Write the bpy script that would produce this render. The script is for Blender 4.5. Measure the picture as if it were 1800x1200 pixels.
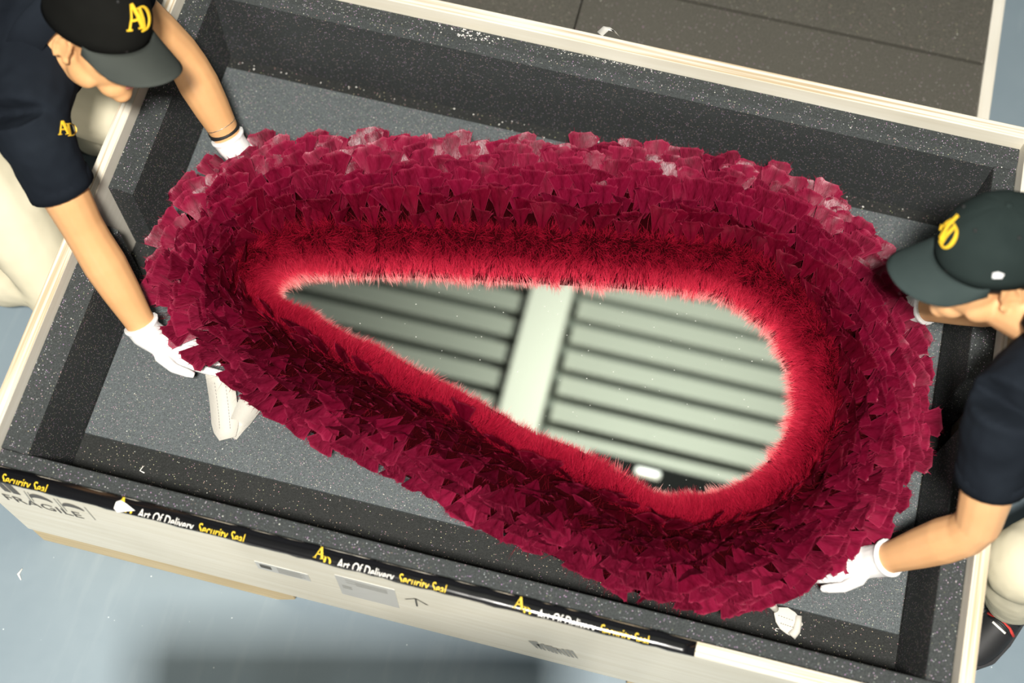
import bpy, bmesh, math, random
from mathutils import Vector, Matrix, Quaternion, noise
random.seed(7)
for o in list(bpy.data.objects): bpy.data.objects.remove(o)
scene = bpy.context.scene
C = scene.collection
# ------------------------------------------------------------------ camera
CAMP = Vector((1.1159, -0.6410, 3.1719))
CROT = Matrix.Rotation(0.24519, 3, 'Z') @ Matrix.Rotation(-0.01463, 3, 'Y') @ Matrix.Rotation(0.39908, 3, 'X')
FPX = 2498.9
cam = bpy.data.cameras.new('camera')
cam.sensor_width = 36.0
cam.lens = FPX / 1800 * 36
cam.clip_start = 0.05
cam.dof.use_dof = True
cam.dof.focus_distance = 3.05
cam.dof.aperture_fstop = 1.5
camo = bpy.data.objects.new('camera', cam)
camo.matrix_world = Matrix.Translation(CAMP) @ CROT.to_4x4()
C.objects.link(camo)
scene.camera = camo
def ray(x, y): return CROT @ Vector(((x-900)/FPX, -(y-600)/FPX, -1.0))
def at(x, y, z):
    d = ray(x, y); return CAMP + d*((z-CAMP.z)/d.z)
def aty(x, y, Y):
    d = ray(x, y); return CAMP + d*((Y-CAMP.y)/d.y)
# ------------------------------------------------------------------ light
w = bpy.data.worlds.new('world'); scene.world = w
w.use_nodes = True
w.node_tree.nodes['Background'].inputs[0].default_value = (0.90, 0.95, 1.0, 1)
w.node_tree.nodes['Background'].inputs[1].default_value = 0.075
def area(name, loc, target, size, power, col=(1, 1, 1), sy=None):
    l = bpy.data.lights.new(name, 'AREA'); l.size = size; l.energy = power; l.color = col
    if sy: l.shape = 'RECTANGLE'; l.size_y = sy
    o = bpy.data.objects.new(name, l); C.objects.link(o); o.location = loc
    o.rotation_euler = (Vector(target)-Vector(loc)).to_track_quat('-Z', 'Y').to_euler()
    return o
area('key_softbox', (1.22, -1.20, 4.60), (0.9, 0.5, 0.2), 0.34, 215, (1.0, 0.965, 0.90))
area('front_fill', (0.3, -3.6, 2.2), (0.8, 0.0, 0.3), 1.6, 42, (1.0, 0.97, 0.90))  # broad fill added to brighten the near faces, no fixture seen
sp = bpy.data.lights.new('ceiling_fill_spot', 'SPOT'); sp.energy = 170; sp.spot_size = 2.2; sp.spot_blend = 1.0; sp.shadow_soft_size = 0.06  # unseen spot added to light the ceiling that the mirror reflects
sp.color = (0.93, 1.0, 0.93)
spo = bpy.data.objects.new('ceiling_fill_spot', sp); C.objects.link(spo); spo.location = (1.45, 2.0, 2.9)
spo.rotation_euler = (Vector((1.55, 2.3, 4.9))-Vector(spo.location)).to_track_quat('-Z', 'Y').to_euler()
scene.view_settings.view_transform = 'Standard'
scene.view_settings.look = 'None'
scene.view_settings.gamma = 1.0
scene.view_settings.use_curve_mapping = False
scene.view_settings.exposure = 0.95

# ------------------------------------------------------------------ materials
def mat(name, col=(.8,.8,.8), rough=.6, metal=0, spec=.5, sheen=0):
    m = bpy.data.materials.new(name); m.use_nodes = True
    b = m.node_tree.nodes['Principled BSDF']
    b.inputs['Base Color'].default_value = (*col, 1); b.inputs['Roughness'].default_value = rough
    b.inputs['Metallic'].default_value = metal; b.inputs['Specular IOR Level'].default_value = spec
    b.inputs['Sheen Weight'].default_value = sheen
    return m
class N:
    """small node helper"""
    def __init__(s, m): s.t = m.node_tree; s.b = s.t.nodes['Principled BSDF']
    def n(s, typ, **k):
        x = s.t.nodes.new(typ)
        for a, v in k.items():
            if a.startswith('i_'): x.inputs[a[2:].replace('_', ' ')].default_value = v
            else: setattr(x, a, v)
        return x
    def l(s, a, b): s.t.links.new(a, b)
    def coord(s, scale=(1,1,1), kind='Object'):
        c = s.n('ShaderNodeTexCoord'); mp = s.n('ShaderNodeMapping'); mp.inputs['Scale'].default_value = scale
        s.l(c.outputs[kind], mp.inputs[0]); return mp.outputs[0]
    def noise(s, co, scale, detail=4, rough=.5):
        x = s.n('ShaderNodeTexNoise'); x.inputs['Scale'].default_value = scale; x.inputs['Detail'].default_value = detail
        x.inputs['Roughness'].default_value = rough; s.l(co, x.inputs['Vector']); return x
    def ramp(s, fac, stops):
        r = s.n('ShaderNodeValToRGB'); e = r.color_ramp.elements
        while len(e) < len(stops): e.new(.5)
        for k, (p, c) in enumerate(stops): e[k].position = p; e[k].color = (*c, 1) if len(c) == 3 else c
        s.l(fac, r.inputs[0]); return r.outputs[0]
    def mix(s, fac, a, b, mode='MIX'):
        x = s.n('ShaderNodeMix', data_type='RGBA', blend_type=mode)
        for sock, v in ((x.inputs[0], fac), (x.inputs[6], a), (x.inputs[7], b)):
            if isinstance(v, (int, float)): sock.default_value = v
            elif isinstance(v, tuple): sock.default_value = (*v, 1)
            else: s.l(v, sock)
        return x.outputs[2]
    def bump(s, h, strength, dist=.002):
        x = s.n('ShaderNodeBump'); x.inputs['Strength'].default_value = strength; x.inputs['Distance'].default_value = dist
        s.l(h, x.inputs['Height']); s.l(x.outputs[0], s.b.inputs['Normal'])
    def col(s, c): s.l(c, s.b.inputs['Base Color'])

def foam_mat(name, base, light, speck=.5):
    m = mat(name, base, .8, 0, .25); k = N(m); co = k.coord()
    big = k.noise(co, 5, 3); fine = k.noise(co, 420, 2)
    c1 = k.mix(big.outputs[0], base, light)
    c2 = k.mix(k.ramp(fine.outputs[0], [(.35, (0,0,0)), (.75, (1,1,1))]), c1, tuple(min(1, 1.75*x) for x in light))
    v = k.n('ShaderNodeTexVoronoi'); v.inputs['Scale'].default_value = 270; k.l(co, v.inputs['Vector'])
    dots = k.ramp(v.outputs['Distance'], [(.16, (1,1,1)), (.34, (0,0,0))])
    sel = k.n('ShaderNodeSeparateColor'); k.l(v.outputs['Color'], sel.inputs[0])
    pick = k.ramp(sel.outputs[0], [(1-.34*speck, (0,0,0)), (1-.10*speck, (1,1,1))])
    f = k.mix(1.0, dots, pick, 'MULTIPLY')
    v2 = k.n('ShaderNodeTexVoronoi'); v2.inputs['Scale'].default_value = 80; k.l(co, v2.inputs['Vector'])
    d2 = k.ramp(v2.outputs['Distance'], [(.06, (1,1,1)), (.13, (0,0,0))])
    s2 = k.n('ShaderNodeSeparateColor'); k.l(v2.outputs['Color'], s2.inputs[0])
    p2 = k.ramp(s2.outputs[1], [(1-.11*speck, (0,0,0)), (1-.07*speck, (1,1,1))])
    f2 = k.mix(1.0, d2, p2, 'MULTIPLY')
    sc = k.mix(.30, (.34,.38,.38), v.outputs['Color'])
    c3 = k.mix(f, c2, sc); c4 = k.mix(f2, c3, (.70,.70,.62))
    k.col(c4); k.bump(fine.outputs[0], .45, .0015)
    return m
M = {}
M['foam_dark'] = foam_mat('charcoal_foam', (.020,.023,.023), (.034,.038,.038), 1.2)
M['foam_base'] = foam_mat('black_foam', (.012,.013,.012), (.020,.021,.020), .6)
M['foam_floor'] = foam_mat('grey_foam_sheet', (.058,.066,.069), (.084,.095,.098), 1.5)
M['foam_plain'] = foam_mat('dull_foam', (.055,.052,.043), (.072,.068,.056), .35)

def wood_mat(name, a, b, axis=0, grain=1.0):
    m = mat(name, a, .62, 0, .3); k = N(m)
    sc = [26*grain]*3; sc[axis] = 1.4
    co = k.coord(tuple(sc)); n1 = k.noise(co, 2.2, 5, .6)
    co2 = k.coord((3,3,3)); n2 = k.noise(co2, 1.3, 2)
    c = k.mix(k.ramp(n1.outputs[0], [(.3, (0,0,0)), (.75, (1,1,1))]), a, b)
    c2 = k.mix(k.ramp(n2.outputs[0], [(.42, (0,0,0)), (.8, (.55,.55,.55))]), c, tuple(x*.86 for x in b))
    k.col(c2); k.bump(n1.outputs[0], .2, .001); return m
M['ply_x'] = wood_mat('pale_plywood_x', (.80,.765,.655), (.70,.65,.52), 0)
M['ply_y'] = wood_mat('pale_plywood_y', (.80,.765,.675), (.70,.65,.54), 1)
M['pine'] = wood_mat('pine_runner', (.72,.58,.36), (.56,.42,.22), 0)
def ply_edge(name, across):
    m = mat(name, (.8,.75,.62), .6, 0, .3); k = N(m)
    sc = [2.0, 2.0, 2.0]; sc[across] = 150
    n1 = k.noise(k.coord(tuple(sc)), 1.0, 2); 
    k.col(k.mix(k.ramp(n1.outputs[0], [(.42, (0,0,0)), (.6, (1,1,1))]), (.76,.71,.60), (.50,.39,.25))); return m
M['edge_x'] = ply_edge('plywood_edge_x', 1); M['edge_y'] = ply_edge('plywood_edge_y', 0)

def floor_mat():
    m = mat('painted_concrete', (.3,.36,.4), .5, 0, .35); k = N(m); co = k.coord()
    n1 = k.noise(co, 1.1, 5, .6); n2 = k.noise(co, 38, 4); n3 = k.noise(k.coord((4, .6, 1)), 6, 4)
    c = k.mix(k.ramp(n1.outputs[0], [(.3, (0,0,0)), (.7, (1,1,1))]), (.170,.222,.258), (.222,.275,.308))
    c = k.mix(k.ramp(n3.outputs[0], [(.55, (0,0,0)), (.85, (.5,.5,.5))]), c, (.275,.325,.352))
    v = k.n('ShaderNodeTexVoronoi'); v.inputs['Scale'].default_value = 23; k.l(co, v.inputs['Vector'])
    c = k.mix(k.ramp(v.outputs['Distance'], [(.03, (.8,.8,.8)), (.05, (0,0,0))]), c, (.55,.60,.62))
    k.col(c)
    h = k.mix(.5, n1.outputs[0], n2.outputs[0]); k.bump(h, .16, .004)
    k.l(k.ramp(n2.outputs[0], [(.3, (.42,.42,.42)), (.8, (.62,.62,.62))]), k.b.inputs['Roughness'])
    return m
M['floor'] = floor_mat()
M['tape'] = mat('black_tape', (.006,.006,.007), .16, 0, .6)
M['yellow'] = mat('yellow_print', (.86,.60,.03), .45)
M['white_print'] = mat('white_print', (.82,.80,.74), .45)
M['ink'] = mat('faded_black_ink', (.10,.095,.085), .7)
M['grey_ink'] = mat('grey_ink', (.33,.33,.30), .7)
M['label'] = mat('label_paper', (.60,.59,.55), .35)
M['scrap'] = mat('white_scrap', (.85,.82,.76), .6)
M['mirror'] = mat('mirror_silver', (.80,.83,.77), .015, 1.0)
def dusty():
    k = N(M['mirror']); co = k.coord(); v = k.n('ShaderNodeTexVoronoi'); v.inputs['Scale'].default_value = 95; k.l(co, v.inputs['Vector'])
    d = k.ramp(v.outputs['Distance'], [(.07,(1,1,1)),(.14,(0,0,0))]); sc = k.n('ShaderNodeSeparateColor'); k.l(v.outputs['Color'], sc.inputs[0])
    f = k.mix(1.0, d, k.ramp(sc.outputs[0], [(.80,(0,0,0)),(.95,(.8,.8,.8))]), 'MULTIPLY')
    k.col(k.mix(f, (.80,.83,.77), (.75,.74,.66))); iv = k.n('ShaderNodeMath', operation='SUBTRACT'); iv.inputs[0].default_value = 1; k.l(f, iv.inputs[1]); k.l(iv.outputs[0], k.b.inputs['Metallic'])
dusty()
M['ceil'] = mat('ceiling_board', (.36,.36,.31), .6)
M['ceil_dark'] = mat('ceiling_void', (.150,.160,.140), .8)
M['beam'] = mat('cream_beam', (.66,.64,.56), .55)
M['black_metal'] = mat('black_metal', (.006,.006,.006), .85, 0, .1)
M['lamp_glow'] = mat('lamp_tube', (1,1,1), .5)
lb = M['lamp_glow'].node_tree.nodes['Principled BSDF']; lb.inputs['Emission Color'].default_value = (1,1,.95,1); lb.inputs['Emission Strength'].default_value = .45

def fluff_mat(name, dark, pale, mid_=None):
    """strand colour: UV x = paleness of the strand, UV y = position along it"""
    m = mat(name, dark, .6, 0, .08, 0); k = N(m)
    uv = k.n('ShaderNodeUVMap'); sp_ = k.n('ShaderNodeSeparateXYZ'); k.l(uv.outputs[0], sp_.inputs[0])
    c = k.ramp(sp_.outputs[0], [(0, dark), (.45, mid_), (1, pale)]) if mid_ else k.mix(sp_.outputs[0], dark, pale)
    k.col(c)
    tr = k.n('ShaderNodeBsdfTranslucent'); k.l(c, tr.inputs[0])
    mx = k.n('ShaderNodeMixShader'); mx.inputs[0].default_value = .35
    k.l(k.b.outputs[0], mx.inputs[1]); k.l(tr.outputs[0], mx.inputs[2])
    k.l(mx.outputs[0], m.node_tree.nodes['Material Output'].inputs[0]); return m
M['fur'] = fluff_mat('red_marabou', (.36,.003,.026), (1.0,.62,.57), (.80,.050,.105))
M['down'] = fluff_mat('crimson_down', (.03,.0005,.002), (.34,.010,.030))
def feather_mat(name, ca, cb, cs, spec=.15):
    m = mat(name, ca, .33, 0, spec, .0); k = N(m)
    k.b.inputs['Sheen Roughness'].default_value = .45; k.b.inputs['Sheen Tint'].default_value = (1,.45,.6,1)
    oi = k.n('ShaderNodeObjectInfo'); ge = k.n('ShaderNodeNewGeometry')
    ad = k.n('ShaderNodeMath', operation='ADD'); k.l(oi.outputs['Random'], ad.inputs[0]); k.l(ge.outputs['Random Per Island'], ad.inputs[1])
    fr = k.n('ShaderNodeMath', operation='FRACT'); k.l(ad.outputs[0], fr.inputs[0])
    c = k.mix(fr.outputs[0], ca, cb)
    uv = k.n('ShaderNodeUVMap'); mp = k.n('ShaderNodeMapping'); mp.inputs['Scale'].default_value = (60, 5, 1); k.l(uv.outputs[0], mp.inputs[0])
    n1 = k.noise(mp.outputs[0], 1, 2)
    c = k.mix(k.ramp(n1.outputs[0], [(.35, (0,0,0)), (.75, (.9,.9,.9))]), c, cs)
    sx = k.n('ShaderNodeSeparateXYZ'); k.l(uv.outputs[0], sx.inputs[0])
    def mth(op, a, b_=None):
        x = k.n('ShaderNodeMath', operation=op)
        for i, v in enumerate((a, b_)):
            if v is None: continue
            if isinstance(v, (int, float)): x.inputs[i].default_value = v
            else: k.l(v, x.inputs[i])
        return x.outputs[0]
    au = mth('ABSOLUTE', mth('SUBTRACT', sx.outputs[0], .5))
    edge = mth('MAXIMUM', k.ramp(au, [(.44,(0,0,0)),(.495,(1,1,1))]), k.ramp(sx.outputs[1], [(.93,(0,0,0)),(.995,(1,1,1))]))
    c = k.mix(mth('MULTIPLY', edge, .30), c, tuple(min(1, x*1.7+.03) for x in cs))
    c = k.mix(mth('MULTIPLY', k.ramp(au, [(.012,(1,1,1)),(.16,(0,0,0))]), .40), c, tuple(x*.55 for x in ca))
    k.col(c); k.bump(n1.outputs[0], .5, .001)
    tr = k.n('ShaderNodeBsdfTranslucent'); k.l(c, tr.inputs[0])
    mx = k.n('ShaderNodeMixShader'); mx.inputs[0].default_value = .18
    k.l(k.b.outputs[0], mx.inputs[1]); k.l(tr.outputs[0], mx.inputs[2])
    k.l(mx.outputs[0], m.node_tree.nodes['Material Output'].inputs[0]); return m
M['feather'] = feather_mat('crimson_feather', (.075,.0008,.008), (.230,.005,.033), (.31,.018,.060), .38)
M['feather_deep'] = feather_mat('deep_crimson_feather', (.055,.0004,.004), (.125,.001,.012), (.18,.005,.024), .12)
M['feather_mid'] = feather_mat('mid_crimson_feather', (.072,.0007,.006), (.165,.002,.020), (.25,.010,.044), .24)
M['frame_cloth'] = mat('crimson_backing', (.016,.0003,.0012), .9, 0, .02)
def strap_mat():
    m = mat('white_webbing', (.62,.59,.52), .8); k = N(m); co = k.coord((1,1,1))
    n1 = k.noise(co, 260, 2); k.bump(n1.outputs[0], .4, .001); return m
M['strap'] = strap_mat(); M['thread'] = mat('grey_thread', (.25,.24,.22), .8)

# ------------------------------------------------------------------ mesh helpers
def tag(o, label=None, cat=None, group=None, kind=None):
    for a, v in (('label', label), ('category', cat), ('group', group), ('kind', kind)):
        if v: o[a] = v
    return o
def empty(name, loc=(0,0,0)):
    o = bpy.data.objects.new(name, None); o.empty_display_size = .05; C.objects.link(o); o.location = loc; return o
def link(name, me, m, parent=None):
    o = bpy.data.objects.new(name, me)
    if m and not me.materials: me.materials.append(M[m] if isinstance(m, str) else m)
    C.objects.link(o)
    if parent:
        o.parent = parent
        o.matrix_parent_inverse = WINV(parent)
    return o
def WINV(p):
    mtx = Matrix.Identity(4); chain = []
    while p: chain.append(p); p = p.parent
    for q in reversed(chain):
        mtx = mtx @ (q.matrix_parent_inverse @ q.matrix_basis)
    return mtx.inverted()
class MB:
    def __init__(s): s.v = []; s.f = []; s.uv = []; s.mi = []
    def add(s, vs, fs, mi=0):
        k = len(s.v); s.v += [tuple(x) for x in vs]; s.f += [tuple(k+i for i in f) for f in fs]; s.mi += [mi]*len(fs); return s
    def box(s, a, b, mi=0):
        x0,y0,z0 = a; x1,y1,z1 = b
        return s.add([(x0,y0,z0),(x1,y0,z0),(x1,y1,z0),(x0,y1,z0),(x0,y0,z1),(x1,y0,z1),(x1,y1,z1),(x0,y1,z1)],
            [(0,3,2,1),(4,5,6,7),(0,1,5,4),(1,2,6,5),(2,3,7,6),(3,0,4,7)], mi)
    def prism(s, prof, p0, p1):
        """prof: list of (u,v) extruded from frame p0(fn) to p1"""
        n = len(prof); a = [p0(*q) for q in prof]; b = [p1(*q) for q in prof]
        return s.add(a+b, [tuple(range(n))[::-1], tuple(range(n, 2*n))]+[(i, (i+1)%n, n+(i+1)%n, n+i) for i in range(n)])
    def tube(s, pts, rad, seg=10, cap=True, up=None):
        """loft of ellipses; rad: r or (a,b) for each point"""
        pts = [Vector(p) for p in pts]; n = len(pts); rings = []
        prev = None
        for i, p in enumerate(pts):
            t = (pts[min(i+1, n-1)]-pts[max(i-1, 0)]).normalized()
            if up is not None: u = Vector(up)
            elif prev is not None: u = prev
            else: u = Vector((0,0,1)) if abs(t.z) < .9 else Vector((1,0,0))
            side = t.cross(u)
            if side.length < 1e-4: side = t.cross(Vector((1,0.1,0)))
            side.normalize(); u = side.cross(t).normalized(); prev = u
            r = rad[i] if isinstance(rad, (list, tuple)) else rad
            a, b = r if isinstance(r, (tuple, list)) else (r, r)
            rings.append([p+side*(a*math.cos(2*math.pi*j/seg))+u*(b*math.sin(2*math.pi*j/seg)) for j in range(seg)])
        vs = [q for r in rings for q in r]; fs = []
        for i in range(n-1):
            for j in range(seg):
                fs.append((i*seg+j, i*seg+(j+1)%seg, (i+1)*seg+(j+1)%seg, (i+1)*seg+j))
        if cap: fs += [tuple(range(seg))[::-1], tuple(range((n-1)*seg, n*seg))]
        return s.add(vs, fs)
    def ell(s, c, r, mtx=None, seg=16, rows=10):
        vs = []; fs = []
        for i in range(rows+1):
            th = math.pi*i/rows
            for j in range(seg):
                ph = 2*math.pi*j/seg
                vs.append(Vector((r[0]*math.sin(th)*math.cos(ph), r[1]*math.sin(th)*math.sin(ph), r[2]*math.cos(th))))
        for i in range(rows):
            for j in range(seg): fs.append((i*seg+j, (i+1)*seg+j, (i+1)*seg+(j+1)%seg, i*seg+(j+1)%seg))
        c = Vector(c)
        vs = [(mtx @ q if mtx else q)+c for q in vs]
        return s.add(vs, fs)
    def mesh(s, name, smooth=False, fix=True):
        me = bpy.data.meshes.new(name); me.from_pydata(s.v, [], s.f)
        if fix:
            bm = bmesh.new(); bm.from_mesh(me); bmesh.ops.remove_doubles(bm, verts=bm.verts, dist=1e-6)
            bmesh.ops.recalc_face_normals(bm, faces=bm.faces); bm.to_mesh(me); bm.free()
        if smooth:
            for p in me.polygons: p.use_smooth = True
        return me
    def obj(s, name, m, parent=None, smooth=False, bevel=0, fix=True):
        o = link(name, s.mesh(name, smooth, fix), m, parent)
        if bevel:
            b = o.modifiers.new('bevel', 'BEVEL'); b.width = bevel; b.segments = 2; b.limit_method = 'ANGLE'
        return o

# ------------------------------------------------------------------ measurements (metres, ground z = 0)
ZF = .22                                   # foam floor
HL = ZF+.246; HR = ZF+.2894                # foam ledge, plywood rim
L, D = 1.8, 1.1456                         # inner size between foam walls
WL, WR, WF, WN = -.054, L+.0503, D+.0547, -.0457   # inner faces of the plywood
T = .0289; HB = .10                        # ply thickness, underside of crate

# ------------------------------------------------------------------ setting
b = MB().box((-5,-5,-.1), (7,7,0)); tag(b.obj('floor', 'floor'), 'blue-grey painted concrete floor', kind='structure')
CZ = 4.9
def ceiling():
    c = MB().box((-4,-3,CZ+.13), (6,7,CZ+.2)).obj('ceiling', 'ceil_dark'); tag(c, 'ceiling of pale boards with dark gaps', kind='structure')
    pitch = .160
    bm_l = MB().box((0,0,0), (3.63,.105,.05)).mesh('ceiling_board'); bm_l.materials.append(M['ceil'])
    for side, x0 in ((0, -3.14), (1, .78)):
        for k in range(30):
            o = bpy.data.objects.new('ceiling_board', bm_l); C.objects.link(o)
            o.location = (x0, .2+pitch*k+side*.05, CZ); o.parent = c
    bb = MB().box((.50,-3,CZ-.12), (.73,7,CZ+.13)).obj('ceiling_beam', 'beam', c, bevel=.01)
ceiling()
duct = tag(MB().box((1.04,1.65,CZ-.34), (4.2,1.78,CZ-.24)).obj('cable_tray', 'black_metal', None, bevel=.008), 'black cable tray hung under the ceiling boards', 'cable tray')
for hx in (1.3,2.4,3.6): MB().box((hx,1.70,CZ-.24), (hx+.02,1.72,CZ)).obj('hanger', 'black_metal', duct)
lampo = tag(MB().box((1.29,1.70,CZ-.375), (1.42,1.735,CZ-.341)).obj('ceiling_lamp', 'beam', None, bevel=.006), 'slim lamp fixed under the black cable tray', 'lamp')
MB().tube([(1.295,1.717,CZ-.386),(1.415,1.717,CZ-.386)], .011, 12).obj('lamp_tube', 'lamp_glow', lampo, True)

plat = tag(empty('shade_platform', (.70,-.75,0)), 'grey rolling step platform added out of view to shade the floor before the crate', 'step platform')  # unseen platform, added to cast the soft shadow on the floor
def PQ(a, b_, z): return (.515+.97*a+.243*b_, -.515+.243*a-.97*b_, z)      # a along the deck front, b away from the crate
def pbox(a0, a1, b0, b1, z0_, z1_):
    q = [PQ(a0,b0,z0_),PQ(a1,b0,z0_),PQ(a1,b1,z0_),PQ(a0,b1,z0_)]; q2 = [(x,y,z1_) for x, y, z in q]
    return MB().add(q+q2, [(0,3,2,1),(4,5,6,7),(0,1,5,4),(1,2,6,5),(2,3,7,6),(3,0,4,7)])
pbox(0,.66,0,.62,1.38,1.42).obj('deck', 'black_metal', plat, bevel=.004)
for la in (.02,.64):
    for lb_ in (.02,.60): MB().tube([PQ(la,lb_,0), PQ(la,lb_,1.38)], .017, 10).obj('leg', 'grey_ink', plat, True)
for kz in range(5): pbox(.05,.61,.66+.17*(4-kz),.82+.17*(4-kz),.20+.24*kz,.23+.24*kz).obj('step', 'black_metal', plat)
for la in (.03,.63): MB().tube([PQ(la,1.55,.02), PQ(la,.60,1.37)], .016, 10).obj('stringer', 'grey_ink', plat, True)

# ------------------------------------------------------------------ crate
crate = tag(empty('shipping_crate', (L/2, D/2, 0)), 'open pale plywood shipping crate lined with charcoal foam, holding the feathered mirror', 'crate')
yo, yi, xo, xi = WN-T, WF+T, WL-T, WR+T
def wall(name, a, b, face, edge):
    o = MB().box(a, b).mesh(name); o.materials.append(M[face]); o.materials.append(M[edge])
    for p in o.polygons:
        if p.normal.z > .9: p.material_index = 1
    ob = link(name, o, None, crate); bv = ob.modifiers.new('bevel', 'BEVEL'); bv.width = .0018; bv.segments = 2; return ob
wall('side_panel', (xo,yo,HB), (xi,WN,HR), 'ply_x', 'edge_x')
wall('side_panel', (xo,WF,HB), (xi,yi,HR), 'ply_x', 'edge_x')
wall('end_panel', (xo,WN+.0006,HB), (WL,WF-.0006,HR), 'ply_y', 'edge_y')
wall('end_panel', (WR,WN+.0006,HB), (xi,WF-.0006,HR), 'ply_y', 'edge_y')
MB().box((WL+.001,WN+.001,HB), (WR-.001,WF-.001,HB+.02)).obj('base_panel', 'ply_x', crate)
MB().box((WL+.002,WN+.002,HB+.021), (WR-.002,WF-.002,ZF-.012)).obj('foam_base', 'foam_base', crate)
MB().box((.003,.136,ZF-.0115), (L-.003,1.111,ZF)).obj('foam_floor_sheet', 'foam_floor', crate, bevel=.002)
# runners under the crate with bevelled ends
for x0, x1, bl, br in ((xo+.004, .527, 0, .045), (1.275, xi-.004, .045, 0)):
    for y0 in (yo+.002, yi-.092):
        prof = [(x0+bl,0),(x1-br,0),(x1,.05),(x1,HB-.001),(x0,HB-.001),(x0,.05)]
        MB().prism(prof, lambda u,v,y=y0: (u,y,v), lambda u,v,y=y0: (u,y+.09,v)).obj('runner', 'pine', crate, bevel=.003)
# foam liners
z0 = ZF-.011
ch = .020
pf = [(0,z0),(0,HL-.010),(ch,HL),(WF-D-.001,HL),(WF-D-.001,z0)]
MB().prism(pf, lambda u,v: (WL+.001,D+u,v), lambda u,v: (WR-.001,D+u,v)).obj('foam_liner', 'foam_dark', crate)
MB().box((WL+.001,WN+.001,z0), (WR-.001,0,HL)).obj('foam_liner', 'foam_dark', crate, bevel=.004)
def yAtLeft(px_, py_): return at(px_, py_, HL).y
gy1, gy0 = at(191.5,329.5,HL).y, at(164,391,HL).y      # hand gap in the left liner
pl = [(0,z0),(0,HL-.010),(-ch,HL),(WL+.001,HL),(WL+.001,z0)]
for a_, b_ in ((.0005, gy0), (gy1, D-.0005)):
    MB().prism(pl, lambda u,v: (u,a_,v), lambda u,v: (u,b_,v)).obj('foam_liner', 'foam_dark', crate)
hy1, hy0 = at(1727,674,HL).y, at(1713,756,HL).y
for a_, b_ in ((.0005, hy0), (hy1, D-.0005)):
    MB().box((L,a_,z0), (WR-.001,b_,HL)).obj('foam_liner', 'foam_dark', crate, bevel=.004)

# ------------------------------------------------------------------ lettering
def text_mesh(s, size):
    cu = bpy.data.curves.new('t', 'FONT'); cu.body = s; cu.size = size; cu.resolution_u = 3
    o = bpy.data.objects.new('t', cu); C.objects.link(o)
    me = bpy.data.meshes.new_from_object(o.evaluated_get(bpy.context.evaluated_depsgraph_get()))
    bpy.data.objects.remove(o); return me
def serif_AD(gap=.0, drop=.28, dscale=.95):
    """flat polygons of an upper-case serif A followed by a lowered D; unit = cap height"""
    P = []
    A = lambda *q: P.append(list(q))
    A((.02,0),(.10,0),(.42,1.0),(.36,1.0)); A((.30,1.0),(.47,1.02),(.80,0),(.61,0)); A((.17,.34),(.60,.34),(.60,.42),(.19,.42))
    A((-.06,0),(.20,0),(.20,.055),(-.06,.055)); A((.52,0),(.90,0),(.90,.055),(.52,.055))
    ox, oy, k = .80+gap, -drop, dscale
    def D_(*q): P.append([(ox+k*x, oy+k*y) for x, y in q])
    D_((.06,0),(.22,0),(.22,1),(.06,1)); D_((-.04,0),(.30,0),(.30,.055),(-.04,.055)); D_((-.04,.945),(.30,.945),(.30,1),(-.04,1))
    n = 12
    for i in range(n):
        a0 = math.pi*(.5-i/n); a1 = math.pi*(.5-(i+1)/n)
        o_ = lambda a: (.26+.50*math.cos(a), .5+.5*math.sin(a)); i_ = lambda a: (.26+.33*math.cos(a), .5+.44*math.sin(a))
        D_(i_(a0), i_(a1), o_(a1), o_(a0))
    D_((.2,.945),(.28,.945),(.28,1),(.2,1)); D_((.2,0),(.28,0),(.28,.06),(.2,.06))
    return P
def flat_obj(name, polys, place, m, parent, sub=0):
    bmx = bmesh.new()
    for q in polys: bmx.faces.new([bmx.verts.new((x,y,0)) for x, y in q])
    for _ in range(sub): bmesh.ops.subdivide_edges(bmx, edges=bmx.edges[:], cuts=1, use_grid_fill=True)
    bmesh.ops.triangulate(bmx, faces=bmx.faces[:])
    for v in bmx.verts: v.co = place(v.co.x, v.co.y)
    me = bpy.data.meshes.new(name); bmx.to_mesh(me); bmx.free()
    return link(name, me, m, parent)
def text_obj(name, s, size, place, m, parent, cut=None):
    me = text_mesh(s, size); bmx = bmesh.new(); bmx.from_mesh(me)
    if cut is not None:
        bmesh.ops.bisect_plane(bmx, geom=bmx.verts[:]+bmx.edges[:]+bmx.faces[:], plane_co=(0,cut,0), plane_no=(0,-1,0), clear_outer=True)
    wd = max((v.co.x for v in bmx.verts), default=0)
    for v in bmx.verts: v.co = place(v.co.x, v.co.y)
    bmx.to_mesh(me); bmx.free(); me.name = name
    return link(name, me, m, parent), wd

# ------------------------------------------------------------------ security tape along the near rim
tx1 = at(1221,1150,HR).x
tape = MB()
nseg = 60
prof = [(WN-.001,HR+.0012),(yo+.0,HR+.0012),(yo-.0010,HR-.0002),(yo-.0012,HR-.004)]
rows = []
for i in range(nseg+1):
    x = xo+.002+(tx1-xo-.002)*i/nseg
    j = [random.uniform(-.0012,.0012) for _ in prof]
    rows.append([(x, y+(j[k] if k in (0, 3) else 0), z+(abs(j[k]) if k in (0,) else 0)) for k, (y, z) in enumerate(prof)])
vs = [q for r in rows for q in r]; n4 = len(prof)
tape.add(vs, [(i*n4+k, i*n4+k+1, (i+1)*n4+k+1, (i+1)*n4+k) for i in range(nseg) for k in range(n4-1)])
tp = tape.obj('security_tape', 'tape', crate, smooth=True)
sol = tp.modifiers.new('thick', 'SOLIDIFY'); sol.thickness = .0008; sol.offset = -1
tag(tp, 'glossy black security tape with white and yellow lettering')
zt = HR+.0024
def rim_place(x0, k=1.0):   # lower edge of letters is cut off at the outer edge of the rim
    return lambda u, v: Vector((x0+u*k, yo+.0003+v, zt))
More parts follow.
